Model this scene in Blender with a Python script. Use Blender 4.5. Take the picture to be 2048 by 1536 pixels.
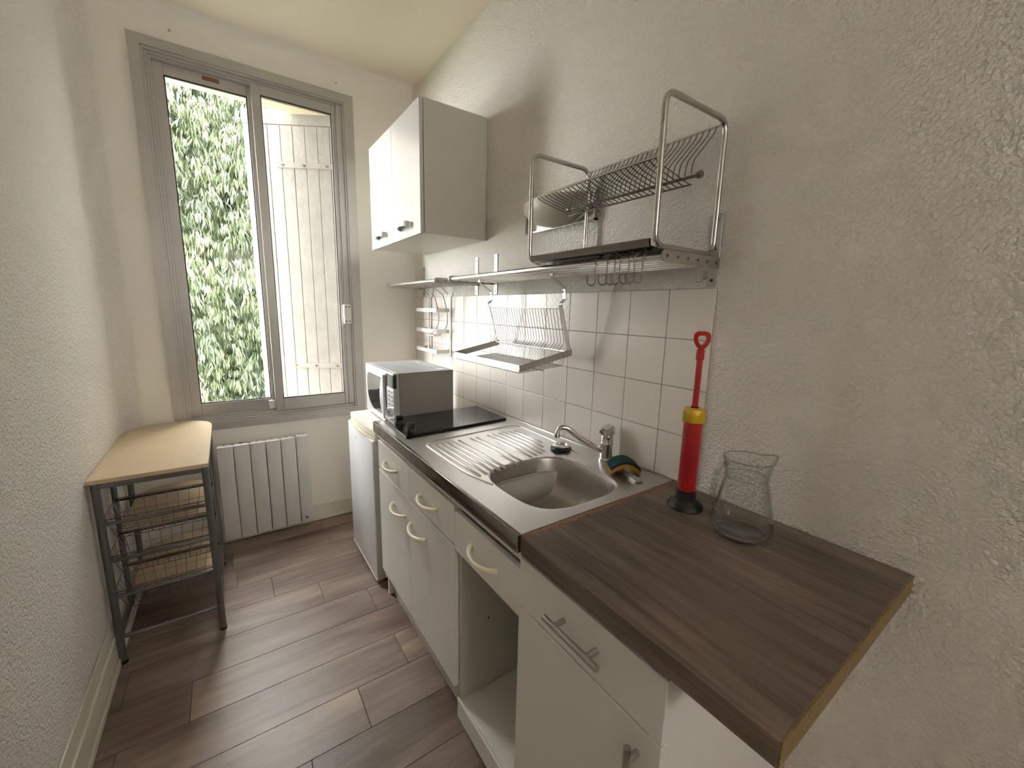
import bpy, bmesh, math, random
import numpy as np
from mathutils import Vector, Matrix
random.seed(4); rng = np.random.default_rng(7)
for o in list(bpy.data.objects): bpy.data.objects.remove(o)
S = bpy.context.scene; COL = S.collection

# ------------------------------------------------------------------ camera
CAM = (-1.1723, -2.9533, 1.474); YAW, PIT, ROL, F = 0.6084, -0.1776, 0.0229, 820.33
def cam_axes():
    f = Vector((math.sin(YAW)*math.cos(PIT), math.cos(YAW)*math.cos(PIT), math.sin(PIT)))
    r = f.cross(Vector((0, 0, 1))).normalized(); u = r.cross(f)
    c, s = math.cos(ROL), math.sin(ROL)
    return c*r+s*u, -s*r+c*u, f
cd = bpy.data.cameras.new('camera'); cam = bpy.data.objects.new('camera', cd); COL.objects.link(cam)
R_, U_, F_ = cam_axes()
cam.matrix_world = Matrix(((R_.x, U_.x, -F_.x, CAM[0]), (R_.y, U_.y, -F_.y, CAM[1]), (R_.z, U_.z, -F_.z, CAM[2]), (0, 0, 0, 1)))
cd.sensor_fit = 'HORIZONTAL'; cd.sensor_width = 36.0; cd.lens = F/2048*36.0; cd.clip_start = 0.01; cd.clip_end = 200
S.camera = cam

# ------------------------------------------------------------------ sky and exposure
w = bpy.data.worlds.new('overcast_sky'); S.world = w; w.use_nodes = True
bg = w.node_tree.nodes['Background']; bg.inputs[0].default_value = (1.0, 0.985, 0.985, 1); bg.inputs[1].default_value = 10.5
S.view_settings.view_transform = 'Standard'; S.view_settings.look = 'None'
S.view_settings.gamma = 1; S.view_settings.use_curve_mapping = False
S.view_settings.exposure = 1.8
S.cycles.diffuse_bounces = 7; S.cycles.max_bounces = 10; S.cycles.caustics_reflective = False; S.cycles.caustics_refractive = False
S.cycles.use_adaptive_sampling = True; S.cycles.adaptive_threshold = .025
# sky portals in the window and the added rear fill opening: they emit nothing, they only tell the sampler where daylight enters
for nm, lc, sx, sz, rz in (('window_portal', (-.931, .14, 1.752), .95, 1.95, 0), ('rear_fill_portal', (-.825, -5.55, 2.075), .65, .75, math.pi)):
    ld = bpy.data.lights.new(nm, 'AREA'); ld.shape = 'RECTANGLE'; ld.size = sx; ld.size_y = sz; ld.cycles.is_portal = True
    lo_ = bpy.data.objects.new(nm, ld); COL.objects.link(lo_); lo_.location = lc; lo_.rotation_euler = (math.radians(-90), 0, rz)

# ------------------------------------------------------------------ materials
def mat(name, col, rough=0.5, metal=0.0, spec=0.5, bump=None, var=None, rvar=None, coat=0.0, trans=0.0):
    """bump=(scale,strength,distance)  var=(scale,amount)  rvar=(scale,lo,hi)"""
    m = bpy.data.materials.new(name); m.use_nodes = True; nt = m.node_tree; N = nt.nodes; L = nt.links
    b = N['Principled BSDF']; b.inputs['Base Color'].default_value = (*col, 1); b.inputs['Roughness'].default_value = rough
    b.inputs['Metallic'].default_value = metal; b.inputs['Specular IOR Level'].default_value = spec
    b.inputs['Coat Weight'].default_value = coat
    tc = N.new('ShaderNodeTexCoord')
    if var:
        n = N.new('ShaderNodeTexNoise'); n.inputs['Scale'].default_value = var[0]; n.inputs['Detail'].default_value = 5
        L.new(tc.outputs['Object'], n.inputs['Vector'])
        mx = N.new('ShaderNodeMix'); mx.data_type = 'RGBA'; L.new(n.outputs['Fac'], mx.inputs['Factor'])
        mx.inputs['A'].default_value = (*[c*(1-var[1]) for c in col], 1); mx.inputs['B'].default_value = (*[min(1, c*(1+var[1])) for c in col], 1)
        L.new(mx.outputs['Result'], b.inputs['Base Color'])
    if rvar:
        n = N.new('ShaderNodeTexNoise'); n.inputs['Scale'].default_value = rvar[0]; n.inputs['Detail'].default_value = 6
        L.new(tc.outputs['Object'], n.inputs['Vector'])
        mr = N.new('ShaderNodeMapRange'); mr.inputs['From Min'].default_value = .3; mr.inputs['From Max'].default_value = .7
        mr.inputs['To Min'].default_value = rvar[1]; mr.inputs['To Max'].default_value = rvar[2]
        L.new(n.outputs['Fac'], mr.inputs['Value']); L.new(mr.outputs['Result'], b.inputs['Roughness'])
    if bump:
        n = N.new('ShaderNodeTexNoise'); n.inputs['Scale'].default_value = bump[0]; n.inputs['Detail'].default_value = 3
        L.new(tc.outputs['Object'], n.inputs['Vector'])
        bp = N.new('ShaderNodeBump'); bp.inputs['Strength'].default_value = bump[1]; bp.inputs['Distance'].default_value = bump[2]
        L.new(n.outputs['Fac'], bp.inputs['Height']); L.new(bp.outputs['Normal'], b.inputs['Normal'])
    return m

def rough_wall(name, col, scale, strength, dist):
    m = bpy.data.materials.new(name); m.use_nodes = True; nt = m.node_tree; N = nt.nodes; L = nt.links
    b = N['Principled BSDF']; b.inputs['Roughness'].default_value = .75; b.inputs['Specular IOR Level'].default_value = .3
    b.inputs['Base Color'].default_value = (*col, 1)
    g = N.new('ShaderNodeNewGeometry')
    n1 = N.new('ShaderNodeTexNoise'); n1.inputs['Scale'].default_value = scale; n1.inputs['Detail'].default_value = 2.5; n1.inputs['Distortion'].default_value = .5
    L.new(g.outputs['Position'], n1.inputs['Vector'])
    bp = N.new('ShaderNodeBump'); bp.inputs['Strength'].default_value = strength; bp.inputs['Distance'].default_value = dist
    L.new(n1.outputs['Fac'], bp.inputs['Height']); L.new(bp.outputs['Normal'], b.inputs['Normal'])
    return m

def grain(name, stops, axis, rough, along=1.2, across=22.0, bump=.15, rand=.0, dark_lines=True, rr=None):
    """wood grain stretched along a world axis; per-object random shift and tone"""
    m = bpy.data.materials.new(name); m.use_nodes = True; nt = m.node_tree; N = nt.nodes; L = nt.links
    b = N['Principled BSDF']; b.inputs['Roughness'].default_value = rough
    g = N.new('ShaderNodeNewGeometry'); oi = N.new('ShaderNodeObjectInfo')
    mp = N.new('ShaderNodeMapping'); sc = [across]*3; sc[axis] = along; mp.inputs['Scale'].default_value = sc
    sh = N.new('ShaderNodeVectorMath'); sh.operation = 'SCALE'; sh.inputs[0].default_value = (3.1, 7.7, 5.3)
    L.new(oi.outputs['Random'], sh.inputs['Scale'])
    ad = N.new('ShaderNodeVectorMath'); ad.operation = 'ADD'; L.new(g.outputs['Position'], ad.inputs[0]); L.new(sh.outputs['Vector'], ad.inputs[1])
    L.new(ad.outputs['Vector'], mp.inputs['Vector'])
    n = N.new('ShaderNodeTexNoise'); n.inputs['Scale'].default_value = 1; n.inputs['Detail'].default_value = 8; n.inputs['Roughness'].default_value = .62; n.inputs['Distortion'].default_value = .8
    L.new(mp.outputs['Vector'], n.inputs['Vector'])
    mp2 = N.new('ShaderNodeMapping'); sc2 = [across*.24]*3; sc2[axis] = along*.9; mp2.inputs['Scale'].default_value = sc2
    L.new(ad.outputs['Vector'], mp2.inputs['Vector'])
    n2 = N.new('ShaderNodeTexNoise'); n2.inputs['Scale'].default_value = 1; n2.inputs['Detail'].default_value = 3; L.new(mp2.outputs['Vector'], n2.inputs['Vector'])
    mxf = N.new('ShaderNodeMath'); mxf.operation = 'MULTIPLY_ADD'; mxf.inputs[1].default_value = .55
    L.new(n2.outputs['Fac'], mxf.inputs[0])
    m2 = N.new('ShaderNodeMath'); m2.operation = 'MULTIPLY'; m2.inputs[1].default_value = .45; L.new(n.outputs['Fac'], m2.inputs[0]); L.new(m2.outputs[0], mxf.inputs[2])
    cr = N.new('ShaderNodeValToRGB'); L.new(mxf.outputs[0], cr.inputs['Fac'])
    el = cr.color_ramp.elements
    while len(el) < len(stops): el.new(.5)
    for e, (p, c) in zip(el, stops): e.position = p; e.color = (*c, 1)
    hs = N.new('ShaderNodeHueSaturation'); L.new(cr.outputs['Color'], hs.inputs['Color'])
    mr = N.new('ShaderNodeMapRange'); mr.inputs['To Min'].default_value = 1-rand; mr.inputs['To Max'].default_value = 1+rand
    L.new(oi.outputs['Random'], mr.inputs['Value']); L.new(mr.outputs['Result'], hs.inputs['Value'])
    L.new(hs.outputs['Color'], b.inputs['Base Color'])
    bp = N.new('ShaderNodeBump'); bp.inputs['Strength'].default_value = bump; bp.inputs['Distance'].default_value = .002
    nf = N.new('ShaderNodeTexNoise'); nf.inputs['Scale'].default_value = 260; nf.inputs['Detail'].default_value = 2; L.new(g.outputs['Position'], nf.inputs['Vector'])
    a2 = N.new('ShaderNodeMath'); a2.operation = 'ADD'; L.new(nf.outputs['Fac'], a2.inputs[0]); L.new(n.outputs['Fac'], a2.inputs[1])
    L.new(a2.outputs[0], bp.inputs['Height']); L.new(bp.outputs['Normal'], b.inputs['Normal'])
    return m

def thin_glass(name, tint, ior=1.45, rough=0.0, edge=None, power=4, base=.018):
    m = bpy.data.materials.new(name); m.use_nodes = True; nt = m.node_tree; N = nt.nodes; L = nt.links
    N.remove(N['Principled BSDF']); out = N['Material Output']
    t = N.new('ShaderNodeBsdfTransparent'); t.inputs[0].default_value = (*tint, 1)
    g = N.new('ShaderNodeBsdfGlossy'); g.inputs['Roughness'].default_value = rough; g.inputs[0].default_value = (1, 1, 1, 1)
    lw = N.new('ShaderNodeLayerWeight'); lw.inputs['Blend'].default_value = .5      # grazing reflection of a thin clear sheet
    pw_ = N.new('ShaderNodeMath'); pw_.operation = 'POWER'; pw_.inputs[1].default_value = power; L.new(lw.outputs['Facing'], pw_.inputs[0])
    fr = N.new('ShaderNodeMath'); fr.operation = 'MULTIPLY_ADD'; fr.inputs[1].default_value = ior*.5; fr.inputs[2].default_value = base; L.new(pw_.outputs[0], fr.inputs[0])
    mx = N.new('ShaderNodeMixShader'); L.new(fr.outputs[0], mx.inputs[0]); L.new(t.outputs[0], mx.inputs[1]); L.new(g.outputs[0], mx.inputs[2])
    if edge:                                     # longer path through the glass at grazing angles
        em = N.new('ShaderNodeMix'); em.data_type = 'RGBA'; p3 = N.new('ShaderNodeMath'); p3.operation = 'POWER'; p3.inputs[1].default_value = 3
        L.new(lw.outputs['Facing'], p3.inputs[0]); L.new(p3.outputs[0], em.inputs['Factor'])
        em.inputs['A'].default_value = (*tint, 1); em.inputs['B'].default_value = (*edge, 1); L.new(em.outputs['Result'], t.inputs[0])
    L.new(mx.outputs[0], out.inputs['Surface'])
    return m

def leaf_mat(name, c1, c2):
    m = bpy.data.materials.new(name); m.use_nodes = True; nt = m.node_tree; N = nt.nodes; L = nt.links
    b = N['Principled BSDF']; b.inputs['Roughness'].default_value = .36; b.inputs['Specular IOR Level'].default_value = .6
    g = N.new('ShaderNodeNewGeometry')
    n = N.new('ShaderNodeTexNoise'); n.inputs['Scale'].default_value = 1.3; n.inputs['Detail'].default_value = 3
    L.new(g.outputs['Position'], n.inputs['Vector'])
    ad = N.new('ShaderNodeMath'); ad.operation = 'MULTIPLY_ADD'; ad.inputs[1].default_value = .6; L.new(g.outputs['Random Per Island'], ad.inputs[0])
    m2 = N.new('ShaderNodeMath'); m2.operation = 'MULTIPLY_ADD'; m2.inputs[1].default_value = 1.6; m2.inputs[2].default_value = -.55; L.new(n.outputs['Fac'], m2.inputs[0]); L.new(m2.outputs[0], ad.inputs[2])
    cr = N.new('ShaderNodeValToRGB'); el = cr.color_ramp.elements; el[0].position = .1; el[0].color = (*c1, 1); el[1].position = .95; el[1].color = (*c2, 1)
    L.new(ad.outputs[0], cr.inputs['Fac']); L.new(cr.outputs['Color'], b.inputs['Base Color'])
    tr = N.new('ShaderNodeBsdfTranslucent'); L.new(cr.outputs['Color'], tr.inputs['Color'])
    mx = N.new('ShaderNodeMixShader'); mx.inputs[0].default_value = .25
    L.new(b.outputs[0], mx.inputs[1]); L.new(tr.outputs[0], mx.inputs[2]); L.new(mx.outputs[0], N['Material Output'].inputs['Surface'])
    return m

def decor_tile(name, col):
    m = mat(name, col, .28, spec=.5); nt = m.node_tree; N = nt.nodes; L = nt.links; b = N['Principled BSDF']
    g = N.new('ShaderNodeNewGeometry'); outs = []
    for s in (1, -1):
        mp = N.new('ShaderNodeMapping'); mp.inputs['Rotation'].default_value = (s*math.radians(45), 0, 0); L.new(g.outputs['Position'], mp.inputs['Vector'])
        wv = N.new('ShaderNodeTexWave'); wv.bands_direction = 'Y'; wv.inputs['Scale'].default_value = 14; L.new(mp.outputs['Vector'], wv.inputs['Vector'])
        gt = N.new('ShaderNodeMath'); gt.operation = 'GREATER_THAN'; gt.inputs[1].default_value = .93; L.new(wv.outputs['Fac'], gt.inputs[0]); outs.append(gt)
    mxm = N.new('ShaderNodeMath'); mxm.operation = 'MAXIMUM'; L.new(outs[0].outputs[0], mxm.inputs[0]); L.new(outs[1].outputs[0], mxm.inputs[1])
    mx = N.new('ShaderNodeMix'); mx.data_type = 'RGBA'; L.new(mxm.outputs[0], mx.inputs['Factor'])
    mx.inputs['A'].default_value = (*col, 1); mx.inputs['B'].default_value = (.66, .58, .45, 1); L.new(mx.outputs['Result'], b.inputs['Base Color'])
    return m

M = {}
M['wall_rough'] = rough_wall('rough_plaster_paint', (.85, .815, .755), 115, 1.0, .013)
M['wall_smooth'] = mat('smooth_wall_paint', (.84, .808, .755), .8, spec=.3)
M['ceiling'] = mat('ceiling_paint', (.87, .79, .71), .85, spec=.2)
M['skirting'] = mat('skirting_paint', (.74, .70, .60), .5, bump=(25, .1, .003), var=(6, .05))
M['plank'] = grain('vinyl_plank', [(.34, (.110, .075, .055)), (.43, (.175, .124, .095)), (.50, (.225, .166, .132)), (.57, (.285, .217, .170)), (.66, (.40, .31, .225))], 0, .36, along=1.7, across=19, bump=.25, rand=.13)
M['joint'] = mat('floor_joint', (.02, .016, .013), .8)
M['tile'] = mat('glazed_tile', (.80, .75, .695), .26, bump=(120, .05, .002))
M['tile_decor'] = decor_tile('glazed_tile_lattice', (.80, .75, .695))
M['grout'] = mat('tile_grout', (.34, .31, .27), .9)
M['alu'] = mat('window_aluminium', (.46, .445, .42), .42, metal=.55, var=(5, .08))
M['alu_dark'] = mat('window_gasket', (.015, .015, .015), .6)
M['white_plastic'] = mat('white_plastic', (.75, .75, .74), .4)
M['glass'] = thin_glass('window_glass', (.97, .98, .97), 1.2, base=.004)
M['jug_glass'] = thin_glass('jug_glass', (.97, .975, .97), 1.3, edge=(.50, .52, .50), power=3)
M['jug_edge'] = thin_glass('jug_edge_glass', (.80, .82, .80), 1.9, edge=(.30, .32, .31), power=2)
M['melamine'] = mat('white_melamine', (.82, .808, .78), .42, spec=.5)
M['gloss_white'] = mat('gloss_white_door', (.64, .632, .62), .22)
M['lining'] = mat('grey_white_panel', (.62, .60, .54), .5)
M['cream'] = mat('cream_plastic', (.78, .72, .53), .35)
M['steel'] = mat('brushed_stainless', (.60, .585, .56), .3, metal=1, var=(6, .05))
M['steel_dull'] = mat('satin_stainless', (.50, .485, .46), .34, metal=1, rvar=(20, .28, .42))
M['bowl_steel'] = mat('bowl_stainless', (.50, .475, .44), .36, metal=1, rvar=(24, .30, .44))
M['wire'] = mat('dark_steel_wire', (.22, .205, .19), .35, metal=1)
M['chrome'] = mat('chrome', (.72, .71, .70), .1, metal=1)
M['tube'] = mat('dull_chrome_tube', (.55, .53, .49), .24, metal=1)
M['trolley_tube'] = mat('grey_painted_tube', (.17, .172, .168), .38, metal=.75, var=(14, .12))
M['birch'] = grain('birch_veneer', [(.3, (.52, .40, .25)), (.5, (.58, .455, .295)), (.7, (.63, .51, .34))], 1, .42, along=3, across=14, bump=.04)
M['oak'] = grain('smoked_oak_laminate', [(.34, (.042, .030, .023)), (.43, (.095, .069, .052)), (.50, (.145, .109, .083)), (.57, (.190, .147, .113)), (.66, (.26, .205, .16))], 1, .45, along=2.2, across=42, bump=.25)
M['chip'] = mat('raw_chipboard', (.22, .15, .062), .85, bump=(220, .6, .004), var=(110, .45))
M['filler'] = mat('brown_joint_filler', (.24, .135, .07), .6, var=(40, .4))
M['fridge'] = mat('fridge_enamel', (.78, .80, .83), .22)
M['fridge_grey'] = mat('fridge_side', (.50, .48, .43), .4)
M['lid'] = mat('fridge_lid_plastic', (.78, .765, .67), .35)
M['steel_edge'] = mat('polished_edge_dark_reflection', (.34, .325, .31), .14, metal=1, rvar=(16, .08, .25), var=(12, .2))  # base colour darkened to carry the dark floor reflection on this edge
M['tray_dark'] = mat('dark_polished_tray', (.17, .165, .16), .16, metal=1)
M['handle_silver'] = mat('silver_lacquer', (.66, .67, .68), .3, metal=.25)
M['silver'] = mat('silver_grey_plastic', (.58, .59, .60), .32, metal=.35)
M['grey_case'] = mat('grey_painted_case', (.30, .285, .255), .5)
M['grey_top'] = mat('light_grey_case_top', (.40, .415, .43), .38)
M['black_glass'] = mat('black_glass', (.012, .012, .013), .06, spec=.5, rvar=(30, .04, .14))
M['black'] = mat('black_plastic', (.012, .012, .012), .35)
M['rubber'] = mat('black_rubber', (.014, .013, .013), .45, var=(30, .4))
M['red'] = mat('red_plastic', (.40, .008, .012), .3)
M['red_dark'] = mat('red_shaft_plastic', (.42, .012, .012), .35)
M['yellow'] = mat('yellow_plastic', (.66, .42, .012), .4)
M['sponge'] = mat('yellow_foam', (.50, .29, .055), .95, bump=(160, .6, .004))
M['scour'] = mat('teal_scouring_pad', (.006, .045, .048), .95, bump=(130, .9, .006))
M['clear_plastic'] = mat('translucent_plastic', (.55, .55, .55), .25, metal=.2)
M['bowl_lamp'] = mat('frosted_lamp_glass', (.72, .69, .60), .3)
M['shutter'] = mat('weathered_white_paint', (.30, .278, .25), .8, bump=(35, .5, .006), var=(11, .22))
M['rust'] = mat('rusty_rivet', (.20, .10, .05), .8)
M['render'] = mat('outside_render', (.62, .52, .40), .9, bump=(40, .4, .01))
M['fill_reflector'] = mat('pale_reflector', (.72, .68, .64), .9)  # surface of the added reflector, its paleness sets the rear fill
M['nail'] = mat('filled_nail_hole', (.42, .40, .36), .8)
M['bark'] = mat('tree_bark', (.09, .07, .05), .95, bump=(18, .8, .02))
M['leaf'] = leaf_mat('leaf_green', (.016, .029, .012), (.082, .108, .040))
M['grass'] = mat('outside_ground', (.10, .12, .06), .95, var=(1, .3))
M['radiator'] = mat('radiator_enamel', (.70, .69, .665), .4)

# ------------------------------------------------------------------ mesh helpers
def BM(): return bmesh.new()
def box(bm, a, b, bev=0.0, seg=2):
    lo = [min(p, q) for p, q in zip(a, b)]; hi = [max(p, q) for p, q in zip(a, b)]
    vs = [bm.verts.new((x, y, z)) for x in (lo[0], hi[0]) for y in (lo[1], hi[1]) for z in (lo[2], hi[2])]
    fs = [(0, 1, 3, 2), (4, 6, 7, 5), (0, 4, 5, 1), (2, 3, 7, 6), (0, 2, 6, 4), (1, 5, 7, 3)]
    faces = [bm.faces.new([vs[i] for i in f]) for f in fs]
    if bev > 0:
        es = list({e for f in faces for e in f.edges})
        bmesh.ops.bevel(bm, geom=es, offset=bev, segments=seg, profile=.5, affect='EDGES')
    return bm
def tube(bm, pts, r, n=8, closed=False, cap=True):
    P = [Vector(p) for p in pts]; m = len(P); rings = []
    rr = r if hasattr(r, '__len__') else [r]*m
    T = []
    for i in range(m):
        a = P[i-1] if (i > 0 or closed) else P[i]; c = P[(i+1) % m] if (i < m-1 or closed) else P[i]
        T.append((c-a).normalized())
    ref = Vector((0, 0, 1)) if abs(T[0].z) < .9 else Vector((1, 0, 0))
    u = (ref - T[0]*ref.dot(T[0])).normalized()
    for i in range(m):
        u = (u - T[i]*u.dot(T[i])).normalized(); v = T[i].cross(u)
        rings.append([bm.verts.new(P[i]+(u*math.cos(2*math.pi*k/n)+v*math.sin(2*math.pi*k/n))*rr[i]) for k in range(n)])
    for i in range(m if closed else m-1):
        A, B = rings[i], rings[(i+1) % m]
        for k in range(n): bm.faces.new((A[k], A[(k+1) % n], B[(k+1) % n], B[k]))
    if cap and not closed:
        bm.faces.new(rings[0][::-1]); bm.faces.new(rings[-1])
    return bm
def strip(bm, pts, side, wid, th):
    """flat bar swept along pts (polyline in a plane whose normal is side)"""
    P = [Vector(p) for p in pts]; s = Vector(side).normalized(); m = len(P); R = []
    for i in range(m):
        a = P[max(i-1, 0)]; c = P[min(i+1, m-1)]; t = (c-a).normalized(); nn = t.cross(s).normalized()
        R.append([bm.verts.new(P[i]+s*(sx*wid/2)+nn*(sn*th/2)) for sx, sn in ((-1, -1), (1, -1), (1, 1), (-1, 1))])
    for i in range(m-1):
        for k in range(4): bm.faces.new((R[i][k], R[i][(k+1) % 4], R[i+1][(k+1) % 4], R[i+1][k]))
    bm.faces.new(R[0][::-1]); bm.faces.new(R[-1]); return bm
def lathe(bm, prof, c, n=32, axis='z'):
    rings = []
    for r, h in prof:
        if r < 1e-6: rings.append([bm.verts.new((c[0], c[1], c[2]+h))])
        else: rings.append([bm.verts.new((c[0]+r*math.cos(2*math.pi*k/n), c[1]+r*math.sin(2*math.pi*k/n), c[2]+h)) for k in range(n)])
    for A, B in zip(rings, rings[1:]):
        for k in range(n):
            a = [A[k % len(A)], A[(k+1) % len(A)]]; b = [B[(k+1) % len(B)], B[k % len(B)]]
            vs = []
            for v in a+b:
                if v not in vs: vs.append(v)
            if len(vs) > 2: bm.faces.new(vs)
    if len(rings[0]) > 1: bm.faces.new(rings[0][::-1])
    if len(rings[-1]) > 1: bm.faces.new(rings[-1])
    return bm
def cyl(bm, a, b, r, n=16): return tube(bm, [a, b], r, n)
def prism(bm, poly, ext):
    """poly: list of 3-D points, ext: extrusion vector"""
    e = Vector(ext); A = [bm.verts.new(p) for p in poly]; B = [bm.verts.new(Vector(p)+e) for p in poly]; n = len(A)
    bm.faces.new(A[::-1]); bm.faces.new(B)
    for i in range(n): bm.faces.new((A[i], A[(i+1) % n], B[(i+1) % n], B[i]))
    return bm
def fillet(pts, r, seg=6):
    P = [Vector(p) for p in pts]; out = [P[0]]
    for i in range(1, len(P)-1):
        a = (P[i-1]-P[i]); c = (P[i+1]-P[i]); d = min(r, a.length*.49, c.length*.49)
        p0 = P[i]+a.normalized()*d; p1 = P[i]+c.normalized()*d
        for k in range(seg+1):
            t = k/seg; out.append(p0*(1-t)**2+P[i]*2*t*(1-t)+p1*t*t)
    out.append(P[-1]); return out
def fillet_closed(pts, r, seg=6):
    P = list(pts); full = fillet([P[-1]]+P+[P[0]], r, seg); return full[1:-1]

ORIG = {}
def link(o, parent=None):
    COL.objects.link(o)
    if parent is not None: o.parent = parent
    return o
def thing(name, label, cat, loc, group=None, kind=None):
    o = bpy.data.objects.new(name, None); o.empty_display_size = .05; link(o); o.location = loc
    if label: o['label'] = label
    if cat: o['category'] = cat
    if group: o['group'] = group
    if kind: o['kind'] = kind
    ORIG[o.name] = Vector(loc); return o
def part(name, bm, m, parent=None, smooth=False, label=None, cat=None, loc=None, kind=None, group=None, angle=35):
    bmesh.ops.recalc_face_normals(bm, faces=bm.faces[:])
    org = ORIG[parent.name] if parent is not None else Vector(loc or (0, 0, 0))
    bmesh.ops.translate(bm, verts=bm.verts[:], vec=-org)
    me = bpy.data.meshes.new(name); 
    if smooth:
        for f in bm.faces: f.smooth = True
        for e in bm.edges:
            if len(e.link_faces) == 2 and e.calc_face_angle(0) > math.radians(angle): e.smooth = False
    bm.to_mesh(me); bm.free(); me.materials.append(M[m] if isinstance(m, str) else m)
    o = bpy.data.objects.new(name, me); link(o, parent)
    if parent is None: o.location = org
    ORIG[o.name] = org
    if label: o['label'] = label
    if cat: o['category'] = cat
    if kind: o['kind'] = kind
    if group: o['group'] = group
    return o
def struct(name, bm, m, label, cat, smooth=False):
    return part(name, bm, m, None, smooth, label, cat, kind='structure')

XL = -1.657; ZC = 2.93; YR = -5.4      # left wall, ceiling, wall behind the camera
# ================================================================== the room
fl = struct('floor', box(BM(), (XL-.1, YR-.1, -.12), (.1, .3, -.004)), 'joint', 'brown wood-look plank floor of the narrow kitchen', 'floor')
rows = [0.02, -.168, -.36, -.55, -.732, -.92, -1.113, -1.305, -1.493, -1.681, -1.873]
jn = {0: -.74, 1: -1.25, 2: -.30, 3: -1.08, 4: -.873, 5: -.67, 6: -1.395, 7: -.653, 8: -.862, 9: -1.057}
y = -1.873; k = 10
while y > YR:
    y -= .189; rows.append(y); jn[k] = -1.057-.207*(k-9); k += 1
PL = .935
for i in range(len(rows)-1):
    y1, y0 = rows[i], max(rows[i+1], YR); j = jn[i]
    while j > XL: j -= PL
    while j < 0:
        a, b = max(j, XL), min(j+PL, 0)
        if b-a > .02:
            bm = box(BM(), (a+.0009, y0+.0009, -.012), (b-.0009, y1-.0009, 0), .0007, 1); part('plank', bm, 'plank', fl)
        j += PL
ce = struct('ceiling', box(BM(), (XL-.1, YR-.1, ZC), (.1, .3, ZC+.1)), 'ceiling', 'plain warm white ceiling above the window', 'ceiling')
wr = struct('wall_right', box(BM(), (0, YR-.1, -.1), (.1, .3, ZC+.1)), 'wall_rough', 'off-white roughcast wall carrying the cabinet and steel shelves', 'wall')
# left wall with a soft rounded inner corner towards the window wall
bm = BM(); pr = [(XL, YR)]
for k in range(9):
    t = k/8*math.pi/2; rc = .07; pr.append((XL+rc-rc*math.cos(t), -rc+rc*math.sin(t)))
pr += [(XL+.07, .3), (XL-.12, .3), (XL-.12, YR)]
prism(bm, [(a, b, -.1) for a, b in pr], (0, 0, ZC+.2))
struct('wall_left', bm, 'wall_rough', 'off-white roughcast wall running behind the wooden trolley', 'wall', True)
bm = BM(); box(bm, (XL-.1, YR-.2, -.1), (-1.15, YR, ZC+.1)); box(bm, (-.5, YR-.2, -.1), (.1, YR, ZC+.1)); box(bm, (-1.15, YR-.2, -.1), (-.5, YR, 1.7)); box(bm, (-1.15, YR-.2, 2.45), (-.5, YR, ZC+.1))
struct('wall_rear', bm, 'wall_smooth', 'plain wall with a small added fill-light opening behind the viewer', 'wall')
# window wall with opening, and a cove under the ceiling
WX0, WX1, WZ0, WZ1 = -1.405, -.458, .78, 2.725
bm = BM()
box(bm, (XL-.1, 0, -.1), (WX0, .22, ZC+.1)); box(bm, (WX1, 0, -.1), (.1, .22, ZC+.1))
box(bm, (WX0, 0, -.1), (WX1, .22, WZ0)); box(bm, (WX0, 0, WZ1), (WX1, .22, ZC+.1))
rc = .06; pr = [(0.01, ZC+.01), (0.01, ZC-rc)] + [(-rc+rc*math.cos(t), ZC-rc+rc*math.sin(t)) for t in [k/8*math.pi/2 for k in range(9)]] + [(-rc, ZC+.01)]
prism(bm, [(XL, a, b) for a, b in pr], (-XL, 0, 0))
wb = struct('wall_back', bm, 'wall_smooth', 'smooth off-white wall around the tall window', 'wall', True)
# skirtings
def skirt(name, label, prof):
    bm = BM(); prof(bm); struct(name, bm, 'skirting', label, 'baseboard')
skirt('baseboard_left', 'tall painted skirting with a ledge along the left wall', lambda b: (box(b, (XL, YR, 0), (XL+.012, -.05, .125), .004), box(b, (XL, YR, .125), (XL+.006, -.05, .195), .004), box(b, (XL+.012, YR, 0), (XL+.018, -.05, .03), .003)))
skirt('baseboard_back', 'painted skirting under the window', lambda b: (box(b, (XL+.05, -.012, 0), (-.02, 0, .112), .003), box(b, (XL+.05, -.018, 0), (-.02, -.012, .022), .003)))

# ------------------------------------------------------------------ wall tiles, each one a piece of the right wall
P, ZT = .153, 1.5508
box_ = BM(); box(box_, (-.0032, .0, ZT-5*P), (0, -15*P, ZT)); part('tile_grout', box_, 'grout', wr)
bmT = box(BM(), (-.0055, -P/2+.0012, -P/2+.0012), (0, P/2-.0012, P/2-.0012), .0012, 2)
meT = bpy.data.meshes.new('tile'); bmesh.ops.recalc_face_normals(bmT, faces=bmT.faces[:]); bmT.to_mesh(meT); bmT.free(); meT.materials.append(M['tile'])
meD = meT.copy(); meD.materials.clear(); meD.materials.append(M['tile_decor'])
decor = {(5, 0), (9, 0), (6, 1), (10, 0)}
for c in range(15):
    for r in range(5):
        if r == 4 and c > 6: continue
        o = bpy.data.objects.new('tile', meD if (c, r) in decor else meT); link(o, wr)
        o.location = (-.0012, -(c+.5)*P, ZT-(r+.5)*P); o.rotation_euler = (0, 0, random.uniform(-.0025, .0025))

for (x, z) in ((-1.285, 2.833), (-.49, 2.83)):
    part('nail_mark', cyl(BM(), (x, .002, z), (x, -.0015, z), .006, 10), 'nail', wb)
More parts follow.
